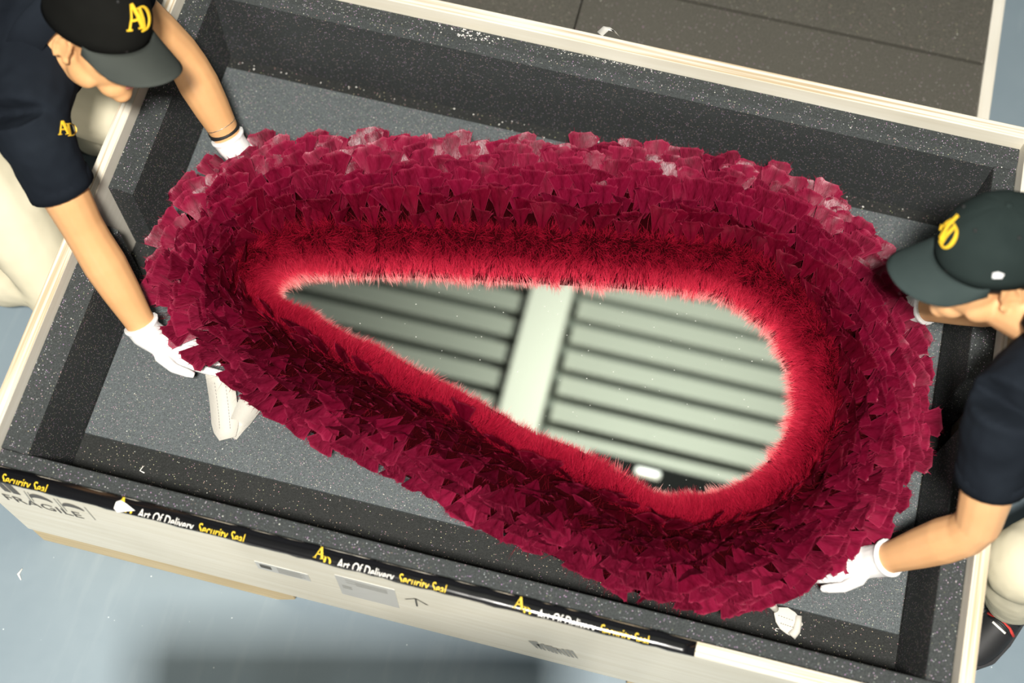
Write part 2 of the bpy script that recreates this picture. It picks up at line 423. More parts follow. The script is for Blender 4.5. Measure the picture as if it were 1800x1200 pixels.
starts = [at(198,905,HR).x, at(549,988,HR).x, at(900,1077,HR).x]
lastx = at(4,838,HR).x
SZ = .0262; cutv = .0040
def seal(x0, full=True):
    pl_ = lambda xx: (lambda u, v: Vector((xx+u*.66, yo+.0006+(v-cutv), zt)))
    x = x0
    if full:
        polys = [[(p[0]*.0235, p[1]*.0235) for p in q] for q in serif_AD(.02, .52, .85)]
        polys2 = []
        for q in polys:       # keep what lies above the cut
            q2 = []
            for i in range(len(q)):
                a, b_ = q[i], q[(i+1)%len(q)]
                if a[1] >= -.004: q2.append(a)
                if (a[1] >= -.004) != (b_[1] >= -.004):
                    t = (-.004-a[1])/(b_[1]-a[1]); q2.append((a[0]+t*(b_[0]-a[0]), -.004))
            if len(q2) > 2: polys2.append(q2)
        flat_obj('lettering', polys2, lambda u, v: Vector((x0+u, yo+.0046+v, zt)), 'yellow', tp)
        x = x0+.047
        o, wd = text_obj('lettering', 'Art Of Delivery', SZ, pl_(x), 'white_print', tp, cutv); x += wd*.66+.009
    text_obj('lettering', 'Security Seal', SZ*1.06, pl_(x), 'yellow', tp, cutv)
for s_ in starts: seal(s_)
seal(lastx, False)
# labels and stencils on the near face
def face_place(px_, py_):
    p = aty(px_, py_, yo); return lambda u, v: Vector((p.x+u, yo-.0012, p.z+v))
def rect(a, b_, c, d): return [[(a,b_),(c,b_),(c,d),(a,d)]]
def label(px_, py_, wd, ht):
    pl_ = face_place(px_, py_); q = pl_(0,0)
    return MB().box((q.x,yo-.0010,q.z-ht), (q.x+wd,yo-.0002,q.z)).obj('shipping_label', 'label', crate), q
lab, q = label(447,985,.112,.060)
flat_obj('printing', rect(.008,-.042,.032,-.014), lambda u,v: Vector((q.x+u,yo-.0014,q.z+v)), 'ink', lab)
for k in range(5): flat_obj('printing', rect(.045,-.014-.009*k,.095+.008*(k%2),-.0105-.009*k), lambda u,v: Vector((q.x+u,yo-.0014,q.z+v)), 'grey_ink', lab)
lab, q2 = label(588,1009,.122,.165)
for k in range(4): flat_obj('printing', rect(.020+.02*(k%2),-.025-.009*k,.105,-.021-.009*k), lambda u,v: Vector((q2.x+u,yo-.0014,q2.z+v)), 'grey_ink', lab)
for k in range(3): flat_obj('printing', rect(.008,-.080-.010*k,.028,-.076-.010*k), lambda u,v: Vector((q2.x+u,yo-.0014,q2.z+v)), 'grey_ink', lab)
pF = aty(11,876,yo)
text_obj('stencil_lettering', 'FRAGILE', .062, lambda u, v: Vector((pF.x+u*.74, yo-.0012, pF.z+v)), 'ink', crate)
def stencil(polys, px_, py_, m='ink'): return flat_obj('stencil_mark', polys, face_place(px_, py_), m, crate)
stencil(rect(.0,.0,.014,.075), 9, 862); stencil(rect(.0,.0,.016,.075), 24, 866)
arc = lambda w_, h, t: [[(w_*(.5+.5*math.cos(math.pi*(1-i/8))), h*math.sin(math.pi*i/8)), (w_*(.5+.5*math.cos(math.pi*(1-(i+1)/8))), h*math.sin(math.pi*(i+1)/8)),
        (w_*(.5+.4*math.cos(math.pi*(1-(i+1)/8))), (h-t)*math.sin(math.pi*(i+1)/8)), (w_*(.5+.4*math.cos(math.pi*(1-i/8))), (h-t)*math.sin(math.pi*i/8))] for i in range(8)]
stencil(arc(.048,.038,.028), 54, 873); stencil(arc(.046,.034,.026), 111, 888)
for a_, b_ in (((42,862),(55,880)), ((48,864),(60,881)), ((94,875),(113,897)), ((100,876),(118,898)), ((148,890),(168,913))):
    P0, P1 = aty(*a_, yo), aty(*b_, yo)
    MB().add([(P0.x-.001,yo-.0012,P0.z),(P0.x+.001,yo-.0012,P0.z),(P1.x+.001,yo-.0012,P1.z),(P1.x-.001,yo-.0012,P1.z)], [(0,1,2,3)]).obj('stencil_mark', 'grey_ink', crate, fix=False)
stencil([[(.014,0),(.018,0),(.018,.07),(.014,.07)], [(.014,.07),(.018,.07),(-.004,.04),(-.009,.04)], [(.014,.07),(.018,.07),(.042,.036),(.036,.036)]], 720, 1061)
rs = random.Random(5)
for k in range(11):
    x = .0085*k; h = .05+.02*rs.random()
    stencil([[(x,0+.01*rs.random()),(x+.006,.0),(x-.012+.004*rs.random(),h),(x-.018,h-.006)]], 942, 1138, 'grey_ink')

# ------------------------------------------------------------------ lid lined with foam, behind the crate
lid = tag(empty('crate_lid', (.6,2.1,0)), 'foam-lined crate lid with thin pale rim lying on the floor behind the crate', 'crate lid')
lx0, lx1, ly0, ly1, lh = -.75, 1.862, 1.285, 2.75, .11
MB().box((lx0,ly0,.004), (lx1,ly1,.03)).obj('lid_board', 'ply_x', lid)
for a_, b_, mm in (((lx0,ly0,.0305),(lx1,ly0+.022,lh),'ply_x'), ((lx0,ly1-.022,.0305),(lx1,ly1,lh),'ply_x'),
                   ((lx0,ly0+.0225,.0305),(lx0+.03,ly1-.0225,lh),'ply_y'), ((lx1-.030,ly0+.0225,.0305),(lx1,ly1-.0225,lh),'ply_y')):
    MB().box(a_, b_).obj('rim_rail', mm, lid, bevel=.0015)
fz = lh-.006; ix0, ix1, iy0, iy1 = lx0+.031, lx1-.031, ly0+.023, ly1-.023
for a_, b_ in (((ix0,iy0,.031),(.786,iy1,fz-.003)), ((.789,1.681,.031),(ix1,iy1,fz)), ((.789,iy0,.031),(ix1,1.678,fz-.009))):
    MB().box(a_, b_).obj('foam_panel', 'foam_plain', lid, bevel=.002)
def peel():
    m = MB(); pts = [(1055,60,HR+.001),(1066,50,HR+.012),(1078,52,HR+.022),(1085,60,HR+.012)]
    rows = []
    for p in pts:
        q = at(*p); rows.append([(q.x-.008,q.y+.004,q.z),(q.x+.006,q.y-.004,q.z)])
    m.add([v for r in rows for v in r], [(2*i,2*i+1,2*i+3,2*i+2) for i in range(len(pts)-1)])
    o = m.obj('tape_scrap', 'label', None, smooth=True, fix=False); tag(o, 'curled clear tape scrap stuck on the far crate rim', 'tape scrap')
    s = o.modifiers.new('t','SOLIDIFY'); s.thickness = .0006
peel()

# ------------------------------------------------------------------ feathered mirror
ZG = .340
INN = [(486,517),(492,502),(511,486),(560,484),(617,483),(728,483),(839,489),(950,494),(1061,500),(1172,508),(1228,514),(1272,525),(1317,553),(1353,583),(1372,622),(1389,661),(1394,706),(1389,744),(1369,783),(1339,822),(1283,856),(1228,869),(1172,872),(1144,861),(1061,811),(994,778),(939,761),(894,733),(839,703),(783,672),(717,639),(672,611),(611,586),(561,556),(522,539),(496,528)]
OUT = [(268,490),(288,415),(335,330),(420,278),(500,262),(575,264),(690,268),(840,266),(960,268),(1085,274),(1180,283),(1290,295),(1360,312),(1440,352),(1510,405),(1565,500),(1605,575),(1624,660),(1618,760),(1600,835),(1560,920),(1490,1000),(1400,1052),(1290,1072),(1190,1078),(1080,1045),(1000,1010),(890,960),(790,903),(700,848),(600,808),(500,755),(420,700),(345,622),(290,565)]
KEY = [(0,0),(2,2),(4,5),(6,7),(8,9),(10,11),(12,13),(14,15),(16,17),(18,19),(20,21),(22,24),(24,26),(27,28),(30,30),(33,32),(34,33)]
def closed_eval(pts, t):
    n = len(pts); t = t % n; i = int(t); f = t-i
    p0, p1, p2, p3 = (pts[(i+k) % n] for k in (-1,0,1,2))
    return .5*((2*p1)+(p2-p0)*f+(2*p0-5*p1+4*p2-p3)*f*f+(3*p1-p0-3*p2+p3)*f**3)
IW = [at(x, y, ZG+.012) for x, y in INN]; OW = [at(x, y, ZG-.015) for x, y in OUT]
NS = 720; IC = []; OC = []
ki = [k[0] for k in KEY]+[len(INN)]; ko = [k[1] for k in KEY]+[len(OUT)]
for j in range(NS):
    # uniform along the outer curve index, matched to the inner one
    t = j/NS*len(OUT)
    for k in range(len(ko)-1):
        if ko[k] <= t < ko[k+1]: ti = ki[k]+(t-ko[k])/(ko[k+1]-ko[k])*(ki[k+1]-ki[k]); break
    IC.append(closed_eval(IW, ti)); OC.append(closed_eval(OW, t))
for _ in range(30):
    IC = [(IC[j-1]+IC[j]*2+IC[(j+1) % NS])/4 for j in range(NS)]; OC = [(OC[j-1]+OC[j]*2+OC[(j+1) % NS])/4 for j in range(NS)]
# reparametrise by mean arc length
mid = [(a+b_)/2*.35+b_*.65 for a, b_ in zip(IC, OC)]
acc = [0]
for j in range(NS): acc.append(acc[-1]+(mid[(j+1) % NS]-mid[j]).length)
PER = acc[-1]
def lut(arr, s):
    s = (s % 1.0)*PER; lo, hi = 0, NS
    while hi-lo > 1:
        m_ = (lo+hi)//2
        if acc[m_] <= s: lo = m_
        else: hi = m_
    f = (s-acc[lo])/max(1e-9, acc[lo+1]-acc[lo])
    return arr[lo % NS].lerp(arr[(lo+1) % NS], f)
def hprof(r):   # height over the glass: lip, crest, outer edge
    pts = [(-.05,.004),(0,.012),(.12,.040),(.30,.054),(.50,.052),(.72,.036),(.90,.008),(1.0,-.015),(1.1,-.04)]
    for (a, ha), (b_, hb_) in zip(pts, pts[1:]):
        if r <= b_:
            f = (r-a)/(b_-a); f = f*f*(3-2*f)*.35+f*.65; return ha+(hb_-ha)*f
    return pts[-1][1]
def surf(s, r):
    a, b_ = lut(IC, s), lut(OC, s); p = a.lerp(b_, r); p.z = ZG+hprof(r); return p
def frame_at(s, r):
    p = surf(s, r); e = .01
    dr = (surf(s, r+e)-surf(s, r-e)).normalized(); ds = (surf(s+.003, r)-surf(s-.003, r)).normalized()
    n = ds.cross(dr)
    if n.z < 0: n = -n
    n.normalize(); return p, dr, n.cross(dr).normalized(), n
fm = tag(empty('feathered_mirror', (.9,.55,.29)), 'teardrop mirror framed in crimson feathers and red fur, lowered into the crate', 'mirror')
def ring_mesh():
    m = MB(); na, rs = 180, [0,.08,.18,.3,.42,.55,.68,.8,.9]
    vs = []
    for i in range(na):
        for r in rs:
            p = surf(i/na, r); p.z -= .014*(1 if r > .02 else .6); vs.append(p)
        p = surf(i/na, .88); p.z = ZG-.045; vs.append(p)
        p = surf(i/na, .03); p.z = ZG-.045; vs.append(p)
    k = len(rs)+2
    m.add(vs, [(i*k+j, i*k+(j+1) % k, ((i+1) % na)*k+(j+1) % k, ((i+1) % na)*k+j) for i in range(na) for j in range(k)])
    return m
ring_mesh().obj('frame_body', 'frame_cloth', fm, smooth=True)
gm = MB(); ng = 180
gv = [surf(i/ng, .06) for i in range(ng)]
gm.add([(p.x,p.y,ZG-.010) for p in gv]+[(p.x,p.y,ZG) for p in gv], [tuple(range(ng))[::-1], tuple(range(ng, 2*ng))]+[(i,(i+1)%ng,ng+(i+1)%ng,ng+i) for i in range(ng)])
tag(gm.obj('mirror_glass', 'mirror', fm), 'teardrop mirror glass reflecting the ceiling')

def strands(name, m, items, parent):
    """items: list of (root, dir, bend, length, width, pale0, pale1)"""
    vs = []; fs = []; uvs = []
    for root, d, bend, ln, wd, p0, p1 in items:
        side = d.cross(Vector((random.uniform(-1,1), random.uniform(-1,1), random.uniform(-.2,1))))
        if side.length < 1e-4: continue
        side.normalize(); k = len(vs)
        a = root; b_ = root+d*(ln*.5)+bend*(ln*.12); c = root+d*(ln*.93)+bend*(ln*.42)
        vs += [a-side*wd, a+side*wd, b_-side*(wd*.8), b_+side*(wd*.8), c]
        fs += [(k,k+1,k+3,k+2), (k+2,k+3,k+4)]
        pm = (p0+p1)/2
        uvs += [(p0,0),(p0,0),(pm,.5),(pm,.5),(pm,.5),(pm,.5),(p1,1)]
    me = bpy.data.meshes.new(name); me.from_pydata(vs, [], fs)
    lay = me.uv_layers.new(name='UVMap'); lay.data.foreach_set('uv', [x for u in uvs for x in u])
    for p in me.polygons: p.use_smooth = True
    return link(name, me, m, parent)
R_ = random.Random(3)
def rv(rr, a=1.0): return Vector((rr.gauss(0,a), rr.gauss(0,a), rr.gauss(0,a)))
items = []
NF = 85000
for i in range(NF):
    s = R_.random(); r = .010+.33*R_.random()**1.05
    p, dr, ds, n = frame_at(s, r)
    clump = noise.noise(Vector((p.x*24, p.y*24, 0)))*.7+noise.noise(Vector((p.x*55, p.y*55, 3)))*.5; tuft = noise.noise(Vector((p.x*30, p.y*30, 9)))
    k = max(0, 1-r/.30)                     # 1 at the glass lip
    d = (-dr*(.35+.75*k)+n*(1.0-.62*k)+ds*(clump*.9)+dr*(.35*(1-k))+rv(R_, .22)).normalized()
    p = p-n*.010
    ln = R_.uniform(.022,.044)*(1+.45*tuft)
    pale = max(0, 1-r/.088)  # light glowing along the lip is painted into the strand colour
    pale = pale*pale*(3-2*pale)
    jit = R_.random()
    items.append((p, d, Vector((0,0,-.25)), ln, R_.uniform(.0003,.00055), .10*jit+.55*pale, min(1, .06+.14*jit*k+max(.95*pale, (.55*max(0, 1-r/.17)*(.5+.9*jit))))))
fur = strands('fur_trim', 'fur', items, fm); tag(fur, 'soft red marabou fur edging the glass, its glow at the lip painted into the strands', kind='stuff')

# feathers
def feather_mesh(seed):
    rr = random.Random(seed); ln = .082*rr.uniform(.9,1.12); wt = .0305*rr.uniform(.85,1.12); fold = rr.uniform(.04,.26); curl = rr.uniform(-.06,.16)
    us = [-1,-.84,-.5,0,.5,.84,1]; vsn = [0,.3,.6,.80,.92,1.0]
    skew = rr.uniform(-.10,.10); tipc = [rr.uniform(-.035,.03) for _ in us]; blunt = rr.uniform(.03,.11)
    vs = []; uv = []
    for v in vsn:
        wv = wt*(.09+.91*min(1, v/.90)**1.05)*(1.0 if v < .97 else .84)
        for i, u in enumerate(us):
            y = ln*v*(1+((tipc[i]-blunt*abs(u)**2.5) if v > .75 else 0)*(v-.6)/.4)
            x = u*wv+skew*ln*v*v*.3
            z = -fold*abs(u)**1.4*wv+curl*ln*v*v+(.0022*rr.uniform(-1,1) if v > .5 else 0)
            vs.append((x,y,z)); uv.append((u*.5+.5, v))
    nu = len(us); fs = [(a*nu+b_, a*nu+b_+1, (a+1)*nu+b_+1, (a+1)*nu+b_) for a in range(len(vsn)-1) for b_ in range(nu-1)]
    # quill: a thin raised shaft
    q0 = len(vs)
    for v in (0,.5,.86):
        wq = .0011*(1-.7*v); zc = curl*ln*v*v+.0009
        cx = skew*ln*v*v*.3
        vs += [(cx-wq,ln*v,zc-.0006),(cx,ln*v,zc+.0005),(cx+wq,ln*v,zc-.0006)]; uv += [(.5,v)]*3
    for a in range(2):
        for b_ in range(2): fs.append((q0+a*3+b_, q0+a*3+b_+1, q0+(a+1)*3+b_+1, q0+(a+1)*3+b_))
    me = bpy.data.meshes.new('feather'); me.from_pydata(vs, [], fs)
    lay = me.uv_layers.new(name='UVMap')
    for lp in me.loops: lay.data[lp.index].uv = uv[lp.vertex_index]
    me.materials.append(M['feather'])
    for p in me.polygons: p.use_smooth = True
    return me, vs, fs, uv
FV = [feather_mesh(100+i) for i in range(9)]
rr = random.Random(11)
rowsR = [.30,.36,.43,.50,.57,.64,.71,.778]
place = []
for k, r0 in enumerate(rowsR):
    n_ = int(PER*(.62+.36*r0)/.0325)
    for i in range(n_):
        s = (i+.5*(k % 2)+rr.uniform(-.18,.18))/n_
        r = r0+rr.uniform(-.022,.022)
        p, dr, ds, nn = frame_at(s, r)
        left = max(0, 1-(p.x-.02)/.38)              # ruffled towards the narrow end
        oh = Vector((dr.x, dr.y, 0)).normalized()
        elv = math.radians(74-50*min(1, (r0-.30)/.48)**1.1+rr.gauss(0,10+9*left))
        yaw = rr.gauss(0,.13+.30*left); roll = rr.gauss(0,.21+.33*left)
        y = (oh*math.cos(elv)+Vector((0,0,1))*math.sin(elv)).normalized(); x = Vector((-oh.y, oh.x, 0)); z = x.cross(y).normalized()
        if z.z < 0: z = -z; x = -x
        mt = Matrix((x,y,z)).transposed()
        mt = mt @ Matrix.Rotation(yaw,3,'Z') @ Matrix.Rotation(roll,3,'Y')
        sc = rr.uniform(.88,1.10)*(.86 if k == 0 else 1)
        m4 = Matrix.Translation(p-nn*.006) @ mt.to_4x4() @ Matrix.Scale(sc,4)
        place.append((k, rr.randrange(len(FV)), m4))
place.sort(key=lambda q: -q[0])
inv = WINV(fm)
for k, v, m4 in place[:300]:
    o = bpy.data.objects.new('feather', FV[v][0]); C.objects.link(o); o.parent = fm; o.matrix_local = inv @ m4
vs = []; fs = []; uvs = []
mids = []
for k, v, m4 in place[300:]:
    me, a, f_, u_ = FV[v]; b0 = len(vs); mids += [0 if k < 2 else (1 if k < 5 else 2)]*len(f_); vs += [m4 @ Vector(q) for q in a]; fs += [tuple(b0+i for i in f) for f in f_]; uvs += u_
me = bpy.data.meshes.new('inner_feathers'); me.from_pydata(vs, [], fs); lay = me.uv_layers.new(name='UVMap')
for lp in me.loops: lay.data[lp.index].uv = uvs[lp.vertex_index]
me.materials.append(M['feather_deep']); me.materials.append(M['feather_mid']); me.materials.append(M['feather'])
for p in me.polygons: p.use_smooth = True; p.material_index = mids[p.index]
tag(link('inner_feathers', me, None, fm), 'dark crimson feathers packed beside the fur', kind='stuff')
items = []
for i in range(12000):
    s = R_.random(); r = R_.uniform(.28,.93); p, dr, ds, n = frame_at(s, r)
    cl = noise.noise(Vector((p.x*14, p.y*14, 5)))
    if cl < -.05 and R_.random() < .65: continue
    d = (n*.8+dr*.7+rv(R_, .45)).normalized()
    items.append((p, d, rv(R_, .3), R_.uniform(.03,.062), R_.uniform(.0003,.0006), R_.random()*.5, R_.random()))
tag(strands('down_fluff', 'down', items, fm), 'wispy crimson down between the feathers', kind='stuff')
M['barb'] = fluff_mat('crimson_barbs', (.17,.003,.022), (.42,.03,.085))
items = []; rb = random.Random(17)
for k, v, m4 in place:
    a = FV[v][1]; ya = (m4.to_3x3() @ Vector((0,1,0))).normalized(); xa = (m4.to_3x3() @ Vector((1,0,0))).normalized()
    for j in range(16 if k > 2 else 9):
        row = 35 if rb.random() < .75 else 28
        f = rb.random()*5.999; i = int(f); q = Vector(a[row+i]).lerp(Vector(a[row+i+1]), f-i) if row == 35 else Vector(a[row+(0 if rb.random() < .5 else 6)])
        u = (f-3)/3 if row == 35 else (1 if q.x > 0 else -1)
        d = (ya+xa*(u*.6)+rv(rb, .16)).normalized(); root = m4 @ q
        items.append((root-d*.006, d, rv(rb, .3), rb.uniform(.010,.019), rb.uniform(.0003,.0006), rb.random()*.6, .3+.7*rb.random()))
tag(strands('barb_fringe', 'barb', items, fm), 'fine frayed barbs at the feather tips', kind='stuff')
print('feathers', len(place), 'perimeter', PER)
#PART2
# ------------------------------------------------------------------ people
def fabric(name, a, b_, scale=900, rough=.9, sheen=.0):
    m = mat(name, a, rough, 0, .06, sheen); k = N(m); co = k.coord()
    n1 = k.noise(co, 7, 3); n2 = k.noise(co, scale, 1)
    k.col(k.mix(k.ramp(n1.outputs[0], [(.3,(0,0,0)),(.75,(1,1,1))]), a, b_)); k.bump(n2.outputs[0], .25, .001); return m
def skin_mat(name, a, b_):
    m = mat(name, a, .48, 0, .35); k = N(m); n1 = k.noise(k.coord(), 16, 3)
    k.col(k.mix(n1.outputs[0], a, b_))
    k.b.inputs['Subsurface Weight'].default_value = .12; k.b.inputs['Subsurface Radius'].default_value = (.02,.008,.004); k.b.inputs['Subsurface Scale'].default_value = .5
    return m
M['skin_a'] = skin_mat('tan_skin', (.58,.300,.125), (.66,.365,.170))
M['skin_b'] = skin_mat('warm_skin', (.60,.315,.140), (.68,.385,.190))
M['lip'] = mat('lips', (.50,.17,.13), .45)
M['navy'] = fabric('dark_navy_pique', (.007,.009,.013), (.012,.0155,.021))
M['khaki'] = fabric('khaki_cotton', (.56,.51,.37), (.63,.58,.44))
M['cap_a'] = fabric('black_cap_cloth', (.004,.004,.0035), (.008,.008,.007), 700)
M['brim_a'] = fabric('faded_brim_cloth', (.036,.041,.037), (.056,.062,.055), 700)
M['cap_b'] = fabric('dark_green_grey_cap_cloth', (.014,.021,.020), (.024,.034,.032), 700)
M['brim_b'] = fabric('dark_green_grey_brim_cloth', (.026,.038,.037), (.042,.056,.054), 700)
M['glove'] = fabric('white_cotton_glove', (.84,.83,.81), (.90,.89,.87), 900)
M['hair'] = mat('black_hair', (.010,.008,.007), .55)
M['eye'] = mat('eye_white', (.75,.74,.72), .2); M['iris'] = mat('dark_iris', (.03,.015,.01), .2)
M['thread_y'] = mat('yellow_embroidery', (.88,.55,.03), .55); M['thread_w'] = mat('white_embroidery', (.8,.8,.8), .6)
M['shoe'] = mat('black_sneaker', (.014,.014,.015), .55); M['sole'] = mat('black_rubber', (.02,.02,.022), .6)
M['red'] = mat('red_stripe', (.65,.05,.04), .5); M['belt'] = mat('dark_leather', (.03,.02,.014), .5)
M['cord'] = mat('black_cord', (.01,.01,.01), .6); M['chain'] = mat('silver_chain', (.45,.43,.38), .35, .9)

def solid(name, mb, voxel, iters, m, parent, factor=.5):
    """join overlapping volumes into one continuous smooth skin"""
    me = mb.mesh('tmp'); o = bpy.data.objects.new('tmp', me); C.objects.link(o)
    r = o.modifiers.new('r','REMESH'); r.mode = 'VOXEL'; r.voxel_size = voxel
    sm = o.modifiers.new('s','SMOOTH'); sm.iterations = iters; sm.factor = factor
    out = bpy.data.meshes.new_from_object(o.evaluated_get(bpy.context.evaluated_depsgraph_get()))
    bpy.data.objects.remove(o); out.name = name; out.materials.clear()
    for p in out.polygons: p.use_smooth = True
    return link(name, out, m, parent)
def V(*a): return Vector(a)
def basis(F, tilt=0.0, pitch=0.0):
    """head frame from a horizontal facing direction, nod (down, rad) and sideways tilt"""
    F = Vector(F).normalized(); Z = V(0,0,1); Rt = F.cross(Z).normalized()
    B = Matrix((Rt, F, Z)).transposed()
    return B @ Matrix.Rotation(-pitch, 3, 'X') @ Matrix.Rotation(tilt, 3, 'Y')
def head_parts(mb, c, B):
    P = lambda x, y, z: c+B @ V(x,y,z)
    e = lambda p, r, mt=None: mb.ell(P(*p), r, B if mt is None else B @ mt, 20, 14)
    e((0,-.008,.030), (.074,.093,.088)); e((0,.030,-.035), (.062,.062,.075)); e((0,.058,-.088), (.040,.034,.030)); e((0,.076,-.106), (.022,.018,.017))
    e((0,.080,.026), (.050,.014,.013))
    for s in (-1,1):
        e((s*.043,.060,-.022), (.023,.024,.024)); e((s*.050,.015,-.075), (.016,.035,.026))
    mb.tube([P(0,.086,.022), P(0,.098,-.002), P(0,.112,-.026), P(0,.098,-.040)], [.008,.010,.014,.010], 10)
    for s in (-1,1): e((s*.013,.098,-.032), (.009,.011,.008))
    e((0,.090,-.060), (.024,.010,.009)); e((0,.087,-.074), (.020,.010,.009))
    for s in (-1,1):      # ears: rim, lobe, bowl
        pts = []
        for k in range(9):
            a = math.radians(-70+k*36); pts.append(P(s*(.079+.006*math.cos(a*.5)), -.012-.017*math.cos(a+.3), -.012+.030*math.sin(a)))
        mb.tube(pts, [.0055]*9, 8); e((s*.076,-.012,-.014), (.006,.015,.026)); e((s*.078,-.004,-.042), (.006,.009,.010))
def face_details(c, B, m, parent):
    P = lambda x, y, z: c+B @ V(x,y,z)
    mb = MB(); mb.ell(P(0,.098,-.0595), (.022,.005,.0045), B, 14, 8); mb.ell(P(0,.0955,-.0715), (.018,.005,.0055), B, 14, 8); mb.obj('lips', 'lip', parent, True)
    for s in (-1,1):
        ey = MB().ell(P(s*.031,.079,-.002), (.013,.009,.0085), B, 14, 10).obj('eye', 'eye', parent, True)
        MB().ell(P(s*.030,.0865,-.004), (.0055,.0025,.0055), B, 12, 8).obj('iris', 'iris', ey, True)
        MB().tube([P(s*.012,.093,.018), P(s*.030,.092,.024), P(s*.050,.080,.019)], [.003,.0042,.002], 8).obj('eyebrow', 'hair', parent, True)
def cap(c, B, mcap, mbrim, parent, side_mark=False, logo_rot=0):
    P = lambda x, y, z: c+B @ V(x,y,z)
    R0 = (.089,.110,.098); oz = .036
    def crown(a, el, k=1.0):       # a: angle from the front, el: elevation 0..90
        ce, se = math.cos(el)**.78, math.sin(el)
        return P(R0[0]*k*math.sin(a)*ce, -.008+R0[1]*k*math.cos(a)*ce, oz+R0[2]*k*se)
    na, ne = 48, 12; vs = []
    for i in range(na): vs.append(P(R0[0]*math.sin(2*math.pi*i/na)*1.0, -.008+R0[1]*math.cos(2*math.pi*i/na), oz-.022))
    for j in range(ne):
        for i in range(na):
            a = 2*math.pi*i/na; seam = 1-.012*max(0, 1-abs(((a*3/math.pi+.5) % 1)-.5)*9) if j else 1
            vs.append(crown(a, math.radians(84*j/(ne-1)), seam))
    fs = [(j*na+i, j*na+(i+1) % na, (j+1)*na+(i+1) % na, (j+1)*na+i) for j in range(ne) for i in range(na)]; fs.append(tuple(ne*na+i for i in range(na)))
    cp = MB().add(vs, fs).obj('cap', mcap, parent, True)
    s_ = cp.modifiers.new('t','SOLIDIFY'); s_.thickness = .003; s_.offset = -1
    MB().ell(P(0,-.008,oz+R0[2]-.001), (.007,.007,.004), B, 12, 8).obj('cap_button', mcap, cp, True)
    for k in range(6):
        q = crown(math.pi/6+k*math.pi/3, math.radians(52), 1.004); MB().ell(q, (.0035,.0035,.0035), B, 8, 6).obj('eyelet', 'cord', cp, True)
    nu, nv = 24, 8; bv = []
    for j in range(nv+1):
        v = j/nv
        for i in range(nu+1):
            u = -1+2*i/nu; th = math.radians(68)*u
            x0, y0 = .0895*math.sin(th), -.008+.1105*math.cos(th)
            ext = .082*max(0, 1-abs(u)**2.6)**.55
            x = x0*(1+.10*v*(1-abs(u)**4)); y = y0+ext*v
            z = oz-.016-.016*v-.030*(abs(x)/.09)**2*(.25+.75*v)*max(.2, min(1, ext/.05))
            bv.append(P(x,y,z))
    bf = [(j*(nu+1)+i, j*(nu+1)+i+1, (j+1)*(nu+1)+i+1, (j+1)*(nu+1)+i) for j in range(nv) for i in range(nu)]
    br = MB().add(bv, bf).obj('brim', mbrim, cp, True); s_ = br.modifiers.new('t','SOLIDIFY'); s_.thickness = .0035; s_.offset = 0
    polys = serif_AD(-.10, .16, .95); S = .049
    def onto(u, v):
        uu, vv = (u-.78)*S, (v-.40)*S
        return crown(-uu/.098, math.radians(31)+vv/.098, 1.028)
    em = flat_obj('cap_emblem', polys, onto, 'thread_y', cp, 1)
    em.modifiers.new('t','SOLIDIFY').thickness = .0025
    if side_mark:
        em = flat_obj('cap_mark', [[(-.006,-.005),(.007,-.004),(.009,.004),(.0,.008),(-.007,.005)]], lambda u, v: crown(-1.25-u/.09, math.radians(9)+v/.09, 1.025), 'thread_w', cp)
        em.modifiers.new('t','SOLIDIFY').thickness = .0015
    return cp
def hair_shell(c, B, parent, low=-.03):
    P = lambda x, y, z: c+B @ V(x,y,z); vs = []; fs = []; n, r = 40, 14
    for j in range(r+1):
        for i in range(n):
            th = math.radians(50+62*j/r); ph = 2*math.pi*i/n
            vs.append(V(.0785*math.sin(th)*math.cos(ph), -.010+.098*math.sin(th)*math.sin(ph), .030+.092*math.cos(th)))
    for j in range(r):
        for i in range(n):
            q = [j*n+i, j*n+(i+1) % n, (j+1)*n+(i+1) % n, (j+1)*n+i]; m_ = sum((vs[k] for k in q), V(0,0,0))/4
            lim = low if m_.y < -.03 else (-.012 if m_.y < .036 else 1)
            if m_.z > lim: fs.append(q)
    o = MB().add([P(*v) for v in vs], fs).obj('hair', 'hair', parent, True); s_ = o.modifiers.new('t','SOLIDIFY'); s_.thickness = .005; s_.offset = 1
    return o
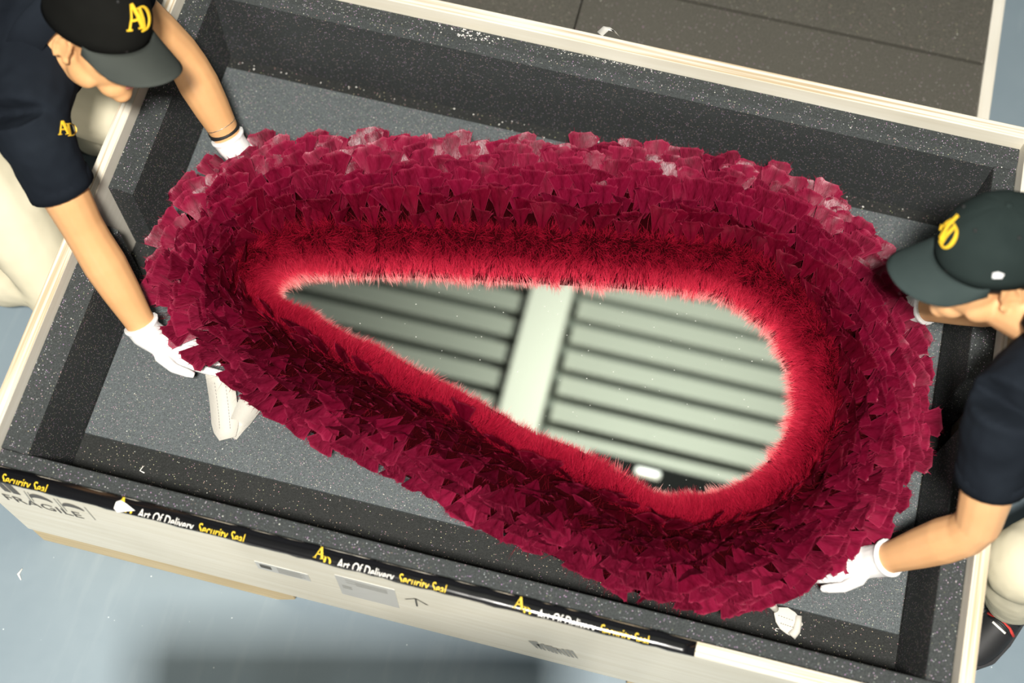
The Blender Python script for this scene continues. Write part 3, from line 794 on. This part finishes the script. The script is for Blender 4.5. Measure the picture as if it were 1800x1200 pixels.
def hand(wrist, fwd, palm, thumb_side, parent, curl=.5, scale=1.0, cuff_from=None):
    """gloved hand: palm faces `palm`, thumb leaves the side `thumb_side` (+1 = fwd x palm)"""
    f = Vector(fwd).normalized(); pn = Vector(palm); pn = (pn-f*pn.dot(f)).normalized(); sd = f.cross(pn).normalized()*thumb_side
    Q = lambda a, b_, c_: Vector(wrist)+(f*a+sd*b_+pn*c_)*scale
    mb = MB()
    back = (Vector(cuff_from)-Vector(wrist)).normalized() if cuff_from is not None else -f
    mb.tube([Vector(wrist)+back*.034, Vector(wrist)+back*.012, Q(.018,0,0), Q(.045,.002,0), Q(.075,.0,.002), Q(.097,0,.002)],
            [.0375,.0345,(.034,.026),(.041,.021),(.044,.018),(.041,.014)], 16, True, pn)
    mb.tube([Vector(wrist)+back*.038, Vector(wrist)+back*.030], [.040,.0395], 20)
    for k, (off, ln) in enumerate(((.030,.072),(.010,.080),(-.011,.075),(-.030,.060))):
        d = f; p = Q(.088,off,.001); pts = [p-f*.012, p]; rad = [.0095,.0098]; ang = 0
        for seg, fr in enumerate((.45,.32,.23)):
            ang += curl*(.45 if seg == 0 else .6); dd = (f*math.cos(ang)+pn*math.sin(ang)+sd*(.10*(1.2-k*.8))*.5).normalized()
            p = p+dd*(ln*fr*scale); pts.append(p); rad.append((.0095,.0088,.0072)[seg])
        mb.tube(pts, rad, 10)
    p = Q(.030,.034,.004); d1 = (f*.85+sd*.48+pn*.18).normalized(); d2 = (f*.97+sd*.12+pn*.22).normalized()
    mb.tube([Q(.020,.015,0), p, p+d1*.032*scale, p+d1*.032*scale+d2*.028*scale, p+d1*.032*scale+d2*.042*scale], [.014,.0145,.0118,.0102,.0070], 10)
    return solid('glove', mb, .0032, 3, 'glove', parent)
def arm_pts(sh, el, wr):
    sh, el, wr = map(Vector, (sh, el, wr)); d1, d2 = el-sh, wr-el
    pts = [sh, sh+d1*.35, sh+d1*.7, el-d1*.06, el+d2*.10, el+d2*.30, el+d2*.55, el+d2*.8, wr]
    rad = [.046,.050,.048,.0435,.0435,.0455,.0405,.0330,.0295]
    return pts, rad

def shoe(parent, heel, toe, name='shoe', stripe=True):
    heel, toe = Vector(heel), Vector(toe); f = toe-heel; ln = f.length; f.normalize(); z = V(0,0,1); sd = f.cross(z)
    prof = [(0,.030,.045),(.08,.034,.055),(.25,.034,.060),(.45,.037,.050),(.65,.044,.036),(.85,.043,.028),(.97,.028,.022),(1.0,.012,.016)]
    mb = MB(); rings = []; n = 14
    for t, wd, h in prof:
        p = heel+f*(ln*t); ring = []
        for j in range(n):
            a = 2*math.pi*j/n; ring.append(p+sd*(wd*math.cos(a))+z*(.024+h*(math.sin(a) if math.sin(a) > 0 else math.sin(a)*.15)))
        rings.append(ring)
    vs = [q for r in rings for q in r]; fs = [(i*n+j, i*n+(j+1) % n, (i+1)*n+(j+1) % n, (i+1)*n+j) for i in range(len(prof)-1) for j in range(n)]
    fs += [tuple(range(n))[::-1], tuple(range((len(prof)-1)*n, len(prof)*n))]
    o = mb.add(vs, fs).obj(name, 'shoe', parent, True); ss = o.modifiers.new('s','SUBSURF'); ss.levels = ss.render_levels = 1
    sm = MB(); pr = [heel+f*(ln*t)+sd*(wd*1.08*sg) for sg in (1,) for t, wd, h in prof]+[heel+f*(ln*t)-sd*(wd*1.08) for t, wd, h in reversed(prof)]
    k = len(pr); sm.add([p+z*.002 for p in pr]+[p+z*.024 for p in pr], [tuple(range(k))[::-1], tuple(range(k, 2*k))]+[(i,(i+1) % k,k+(i+1) % k,k+i) for i in range(k)])
    sm.obj('sole', 'sole', o)
    for kx in range(3):
        t = .40+.11*kx; p = heel+f*(ln*t); w_ = .030; h = .024+(.058,.050,.043)[kx]
        MB().tube([p+sd*w_+z*(h-.022), p+sd*w_*.55+z*(h-.004), p+z*(h+.001), p-sd*w_*.55+z*(h-.004), p-sd*w_+z*(h-.022)], .0035, 8).obj('lace', 'cord', o, True)
    if stripe:
        p = heel+f*(ln*.60)
        MB().tube([p+sd*.036+z*.046, p+sd*.018+z*.062, p-sd*.018+z*.062, p-sd*.036+z*.046], [(.004,.003)]*4, 8).obj('tongue_stripe', 'red', o, True)
        p2 = p+f*.014
        MB().tube([p2+sd*.018+z*.0605, p2-sd*.018+z*.0605], [(.003,.002)]*2, 6).obj('tongue_label', 'white_print', o, True)
    return o

def person(spec):
    base = spec['base']; root = tag(empty('person', base), spec['label'], 'person')
    c, B = spec['head'], spec['B']; NB, PV = spec['neck'], spec['pelvis']; vent = Vector(spec['ventral']).normalized()
    near, far = spec['near'], spec['far']; sk = spec['skin']
    # body
    mb = MB(); head_parts(mb, c, B)
    mb.tube([c+B @ V(0,-.022,-.020), c+B @ V(0,-.018,-.085), NB, NB+(PV-NB)*.10], [.056,.054,.060,.075], 16)
    ax = PV-NB
    mb.tube([NB+ax*.04, NB+ax*.15, NB+ax*.35, NB+ax*.65, PV], [(.055,.045),(.115,.070),(.15,.095),(.135,.09),(.145,.10)], 20, True, vent)
    for a in (near, far):
        mb.tube([NB+ax*.14, a[0]], [.05,.042], 12); p_, r_ = arm_pts(*a); mb.tube(p_, r_, 14)
    for hip, kn, an in spec['legs']: mb.tube([hip, (hip+kn)/2, kn, (kn+an)/2, an], [.075,.068,.05,.05,.035], 14)
    body = solid('body', mb, .0042, 5, sk, root)
    face_details(c, B, sk, root)
    if spec.get('hair'): hair_shell(c, B, root, spec['hair'])
    cap(c, B, spec['cap'], spec['brim'], root, spec.get('mark', False))
    # polo shirt
    sh = MB()
    sh.tube([NB+ax*.00, NB+ax*.07, NB+ax*.16, NB+ax*.35, NB+ax*.65, PV+ax*.06], [(.085,.075),(.135,.098),(.185,.135),(.195,.155),(.175,.135),(.180,.130)], 24, True, vent)
    for a, hem in ((near, spec['hem'][0]), (far, spec['hem'][1])):
        s0, e0 = Vector(a[0]), Vector(a[1]); d = e0-s0
        sh.tube([NB+ax*.10, (NB+ax*.10).lerp(s0,.6), s0], [.085,.085,.078], 16)
        sh.tube([s0-d*.05, s0+d*.15, s0+d*.35, s0+d*hem], [.072,.072,.066,.0635], 18)
    shirt = solid('polo_shirt', sh, .0055, 7, 'navy', root)
    tex = bpy.data.textures.get('wrinkle') or bpy.data.textures.new('wrinkle', 'CLOUDS'); tex.noise_scale = .09; tex.noise_depth = 2
    dm = shirt.modifiers.new('w','DISPLACE'); dm.texture = tex; dm.strength = .016; dm.texture_coords = 'GLOBAL'; dm.mid_level = .35
    for a, hem in ((near, spec['hem'][0]), (far, spec['hem'][1])):
        s0, e0 = Vector(a[0]), Vector(a[1]); d = e0-s0
        MB().tube([s0+d*(hem-.10), s0+d*(hem-.09), s0+d*(hem+.005), s0+d*(hem+.01)], [.060,.0665,.0675,.059], 24).obj('sleeve_hem', 'navy', shirt, True)
    # collar: a folded band that flares from the neck
    na = (NB-(c+B @ V(0,-.018,-.085))).normalized(); cc = NB-na*.012
    u0 = (B @ V(0,1,0)); u0 = (u0-na*u0.dot(na)).normalized(); s1 = na.cross(u0).normalized()
    cv = []; n = 28
    for i in range(n+1):
        a = math.radians(22+316*i/n); dr_ = u0*math.cos(a)+s1*math.sin(a); pt = 1+.30*(1 if i in (0, n) else (.5 if i in (1, n-1) else 0))
        for rr_, hh in ((.062,-.012),(.066,-.030),(.073,-.034),(.092*pt,.010),(.102*pt,.026)): cv.append(cc+dr_*rr_+na*hh)
    MB().add(cv, [(i*5+k, i*5+k+1, (i+1)*5+k+1, (i+1)*5+k) for i in range(n) for k in range(4)]).obj('collar', 'navy', shirt, True).modifiers.new('t','SOLIDIFY').thickness = .004
    for k in range(2):
        q = cc+u0*(.095+.006*k)+na*(.03+.035*k); MB().ell(q, (.005,.005,.005), None, 8, 6).obj('button', 'cord', shirt, True)
    if spec.get('chest'):
        p, ux, uy, nz = spec['chest']
        bpy.context.view_layer.update(); dg = bpy.context.evaluated_depsgraph_get(); se = shirt.evaluated_get(dg); wi = shirt.matrix_world.inverted()
        def snap(u, v):
            q = p+ux*((u-.7)*.024)+uy*((v-.4)*.026); ok, loc, nor, _ = se.ray_cast(wi @ (q+nz*.25), wi.to_3x3() @ -nz)
            return (shirt.matrix_world @ loc)+nz*.002 if ok else q
        flat_obj('chest_emblem', serif_AD(-.10,.16,.95), snap, 'thread_y', shirt, 1).modifiers.new('t','SOLIDIFY').thickness = .002
    # trousers
    tr = MB(); tr.ell(PV, (.16,.17,.14))
    for hip, kn, an in spec['legs']:
        tr.tube([PV, hip, hip.lerp(kn,.5), kn, kn.lerp(an,.4), kn.lerp(an,.85)], [.12,.112,.100,.082,.078,.066], 18)
        tr.ell(kn, (.083,.083,.083))
    to = solid('trousers', tr, .007, 8, 'khaki', root)
    dm = to.modifiers.new('w','DISPLACE'); dm.texture = tex; dm.strength = .009; dm.texture_coords = 'GLOBAL'; dm.mid_level = .5
    MB().tube([PV+ax*-.02+vent*0, PV+ax*-.10], [(.187,.137),(.185,.135)], 28, False, vent).obj('belt', 'belt', root, True).modifiers.new('t','SOLIDIFY').thickness = .004
    for h, t in spec['shoes']: shoe(root, h, t)
    for (wr, fw, pn, ts, el, cu) in spec['hands']: hand(wr, fw, pn, ts, root, cu, 1.1, el)
    return root

# left man: leans over the narrow end, facing the near right
wl1 = at(262,592,.375); el1 = at(150,408,.575); sl1 = at(42,205,.805)
wl2 = at(412,262,.375); el2 = at(322,98,.57); sl2 = at(160,-50,.81)
BL = basis((.93,-.37,0), -.46, .06); hc = at(111,82,.93)-BL @ V(.079,-.012,-.014)
NBL = V(-.115,.740,.855); PVL = V(-.50,.78,.47)
pl_root = person(dict(label='man in black cap with yellow emblem and navy polo leaning in over the narrow end', base=(-.4,.7,0), head=hc, B=BL, neck=NBL, pelvis=PVL, ventral=(.70,-.05,-.70),
    near=(sl1,el1,wl1), far=(sl2,el2,wl2), hem=(.60,.42), skin='skin_a', cap='cap_a', brim='brim_a', hair=None,
    legs=((PVL+V(.04,-.11,-.02), V(-.205,.475,.17), V(-.56,.50,.07)), (PVL+V(.04,.10,-.03), V(-.175,.90,.24), V(-.33,.93,.07))),
    shoes=((V(-.58,.50,.0), V(-.84,.49,.0)), (V(-.42,.93,0), V(-.15,.95,0))),
    chest=(at(119,226,.72), V(.75,.35,-.10).normalized(), V(-.35,.75,.5).normalized(), (CAMP-at(128,225,.72)).normalized()),
    hands=((wl1, at(352,622,.30)-wl1, (0,0,1), 1, el1, .35), (wl2, at(480,318,.30)-wl2, (0,0,1), -1, el2, .35))))
# right man: squats at the broad end, facing left
wr1 = at(1541,987,.375); er1 = at(1716,932,.60); sr1 = at(1776,722,.86)
wr2 = at(1606,540,.385); er2 = V(1.845,.76,.575); sr2 = V(1.90,.735,.86)
BR = basis((-.93,-.37,0), .34, .04); hc2 = at(1777,522,.92)-BR @ V(-.079,-.012,-.014)
NBR = V(1.850,.560,.895); PVR = V(2.26,.55,.46)
person(dict(label='man in green-grey cap and navy polo crouching at the broad end', base=(2.1,.5,0), head=hc2, B=BR, neck=NBR, pelvis=PVR, ventral=(-.70,0,-.70),
    near=(sr1,er1,wr1), far=(sr2,er2,wr2), hem=(.55,.45), skin='skin_b', cap='cap_b', brim='brim_b', hair=-.035, mark=True,
    legs=((PVR+V(-.04,-.10,-.02), V(1.990,.300,.37), V(2.06,.30,.09)), (PVR+V(-.04,.10,-.02), V(1.98,.80,.30), V(2.15,.82,.08))),
    shoes=((V(2.14,.40,0), V(1.995,.165,0)), (V(2.22,.83,0), V(1.96,.80,0))), chest=None,
    hands=((wr1, at(1440,990,.30)-wr1, (0,0,1), -1, er1, .35), (wr2, at(1530,505,.31)-wr2, (0,0,1), 1, er2, .35))))
# ------------------------------------------------------------------ straps and scraps
def ribbon(m, pts, wdir, half, thick):
    """webbing strip along pts, width along wdir"""
    n = len(pts); vs = []
    for i, p in enumerate(pts):
        p = Vector(p); t = (Vector(pts[min(i+1,n-1)])-Vector(pts[max(i-1,0)])).normalized()
        wd = Vector(wdir[i] if isinstance(wdir, list) else wdir); wd = (wd-t*wd.dot(t)).normalized(); nn = t.cross(wd).normalized()*(thick/2)
        h = half[i] if isinstance(half, list) else half
        vs += [p-wd*h-nn, p+wd*h-nn, p+wd*h+nn, p-wd*h+nn]
    fs = [(0,1,2,3), tuple((n-1)*4+k for k in (3,2,1,0))]
    for i in range(n-1):
        for k in range(4): fs.append((i*4+k, i*4+(k+1) % 4, (i+1)*4+(k+1) % 4, (i+1)*4+k))
    return m.add(vs, fs)
def strap_loop():
    # flat webbing that comes out from under the frame, folds on the floor and runs back
    a0, a1 = at(385,655,.292), at(397,757,ZF+.012); b1, b0 = at(402,767,ZF+.004), at(452,690,.285)
    root = tag(empty('lifting_strap', at(400,765,ZF)), 'broad white webbing strap looped out on the grey foam by the near glove', 'strap')
    wd = Vector((.97,.24,0))
    m = MB(); pts = [a0.lerp(a1, t/6)+Vector((0,0,-.03*math.sin(math.pi*t/6)*.5)) for t in range(7)]
    pts += [at(400,771,ZF+.010)]
    o = ribbon(m, pts, wd, [.030]*6+[.026,.018], .0028).obj('webbing', 'strap', root, True)
    m = MB(); q = [at(406,768,ZF+.003), at(416,750,ZF+.004)]+[at(416,750,ZF+.004).lerp(b0, t/5) for t in range(1,6)]
    o2 = ribbon(m, q, wd, [.014,.018,.022,.024,.026,.028,.028], .0028).obj('webbing', 'strap', root, True)
    for off in (-.013, .010):
        for seg in range(1,6):
            for hh in range(3):
                t0 = (seg+hh/3)/1.0; i = int(t0); f = t0-i
                p = pts[i].lerp(pts[min(i+1,6)], f)+wd*off+Vector((0,0,.0022)); d = (pts[min(i+1,6)]-pts[i]).normalized()*.0045
                ribbon(MB(), [p-d*.5, p+d*.5], wd, .0006, .0006).obj('stitch', 'thread', o)
strap_loop()
def strap_tail():
    root = tag(empty('lifting_strap', at(1385,1095,ZF)), 'short white strap tied in a knot on the dark foam beside the near rim', 'strap')
    zk = ZF+.012
    p = [at(1347,1035,.30), at(1352,1050,.27), at(1358,1063,ZF+.03), at(1364,1072,zk+.006)]
    m = MB(); m.tube(p, [(.016,.006),(.013,.006),(.009,.006),(.007,.006)], 12); m.obj('gathered_end', 'strap', root, True)
    q = [at(1364,1072,zk+.005), at(1374,1080,zk+.004), at(1384,1090,zk), at(1394,1100,zk-.004), at(1401,1108,zk-.007)]
    wdir = [Vector((.8,.6,0))]*5
    o = ribbon(MB(), q, wdir, [.008,.020,.024,.022,.018], .006).obj('webbing', 'strap', root, True, bevel=.002)
    r = [at(1404,1082,zk+.002), at(1403,1095,zk), at(1400,1108,zk-.002), at(1391,1118,zk-.003)]
    MB().tube(r, [.007,.0075,.009,.010], 10).obj('folded_edge', 'strap', root, True)
    for k in range(2):
        a, b_ = at(1368+4*k,1081+14*k,zk+.009), at(1396,1091+12*k,zk+.006)
        for j in range(6): ribbon(MB(), [a.lerp(b_, j/6), a.lerp(b_, j/6+.09)], (0,1,0), .0006, .0008).obj('stitch', 'thread', o)
strap_tail()
def scrap(name, pts, rad, label, cat, m='scrap'):
    return tag(MB().tube(pts, rad, 6).obj(name, m, None, True), label, cat)
zb = ZF-.010
scrap('plastic_clip', [at(252,819,zb), at(246,827,zb), at(254,831,zb)], [.0015]*3, 'tiny white L-shaped scrap on dark foam near the lettered rim', 'scrap')
scrap('thread_curl', [at(1369,1105,zb), at(1364,1104,zb+.002), at(1363,1108,zb+.002), at(1367,1109,zb)], [.001]*4, 'tiny white curled thread beside the knotted strap', 'scrap')
scrap('wood_chip', [at(39,999,.003), at(32,1009,.003), at(37,1019,.003)], [.001,.0032,.001], 'small pale wood chip on the blue floor', 'scrap')
fl = [at(200,893,HR+.005), at(204,882,HR+.009), at(212,879,HR+.010), at(222,885,HR+.008), at(237,897,HR+.004), at(222,898,HR+.004), at(206,900,HR+.004)]
f_ = tag(MB().add(fl+[p-Vector((0,0,.0015)) for p in fl], [tuple(range(7)), tuple(range(13,6,-1))]+[(i,(i+1) % 7,7+(i+1) % 7,7+i) for i in range(7)]).obj('paper_flake', 'scrap'), 'white torn paper flake lying on the black tape', 'scrap')
rc = random.Random(21)
crumbs = MB()
for k in range(46):
    x = rc.uniform(.02,1.75); y = D-abs(rc.gauss(0,.012))-.004
    p = Vector((x,y,ZF-.010+.0015)); s = rc.uniform(.0012,.0030)
    crumbs.ell(p, (s,s*rc.uniform(.5,1),s*.6), Matrix.Rotation(rc.uniform(0,3),3,'Z'), 6, 4)
for k in range(60):
    p = Vector((rc.gauss(.60,.035), rc.uniform(D+.028,WF-.004), HL+.0012)); s = rc.uniform(.0008,.0022); crumbs.ell(p, (s,s,s*.6), None, 6, 4)
for k in range(70):
    p = Vector((rc.gauss(.93,.10), WF-.003-abs(rc.gauss(0,.004)), HL+.001)); s = rc.uniform(.0006,.0014); crumbs.ell(p, (s,s,s*.6), None, 6, 4)
tag(crumbs.obj('foam_crumbs', 'scrap', None, True), 'pale crumbs and dust scattered along the far foam wall', 'crumbs', kind='stuff')

ad_ = (el2-wl2).normalized(); t1 = ad_.cross(V(0,0,1)).normalized(); t2 = ad_.cross(t1)
for k, (off, r0, r1, mm, nm) in enumerate(((.047,.0335,.0026,'cord','cord_bracelet'), (.054,.0340,.0024,'cord','cord_bracelet'), (.066,.0338,.0014,'chain','chain_bracelet'))):
    tl_ = [0,.10,-.06][k]
    MB().tube([wl2+ad_*(off+tl_*.05*math.sin(2*math.pi*i/24))+(t1*math.cos(2*math.pi*i/24)+t2*math.sin(2*math.pi*i/24))*r0 for i in range(25)], r1, 8).obj(nm, mm, pl_root, True)
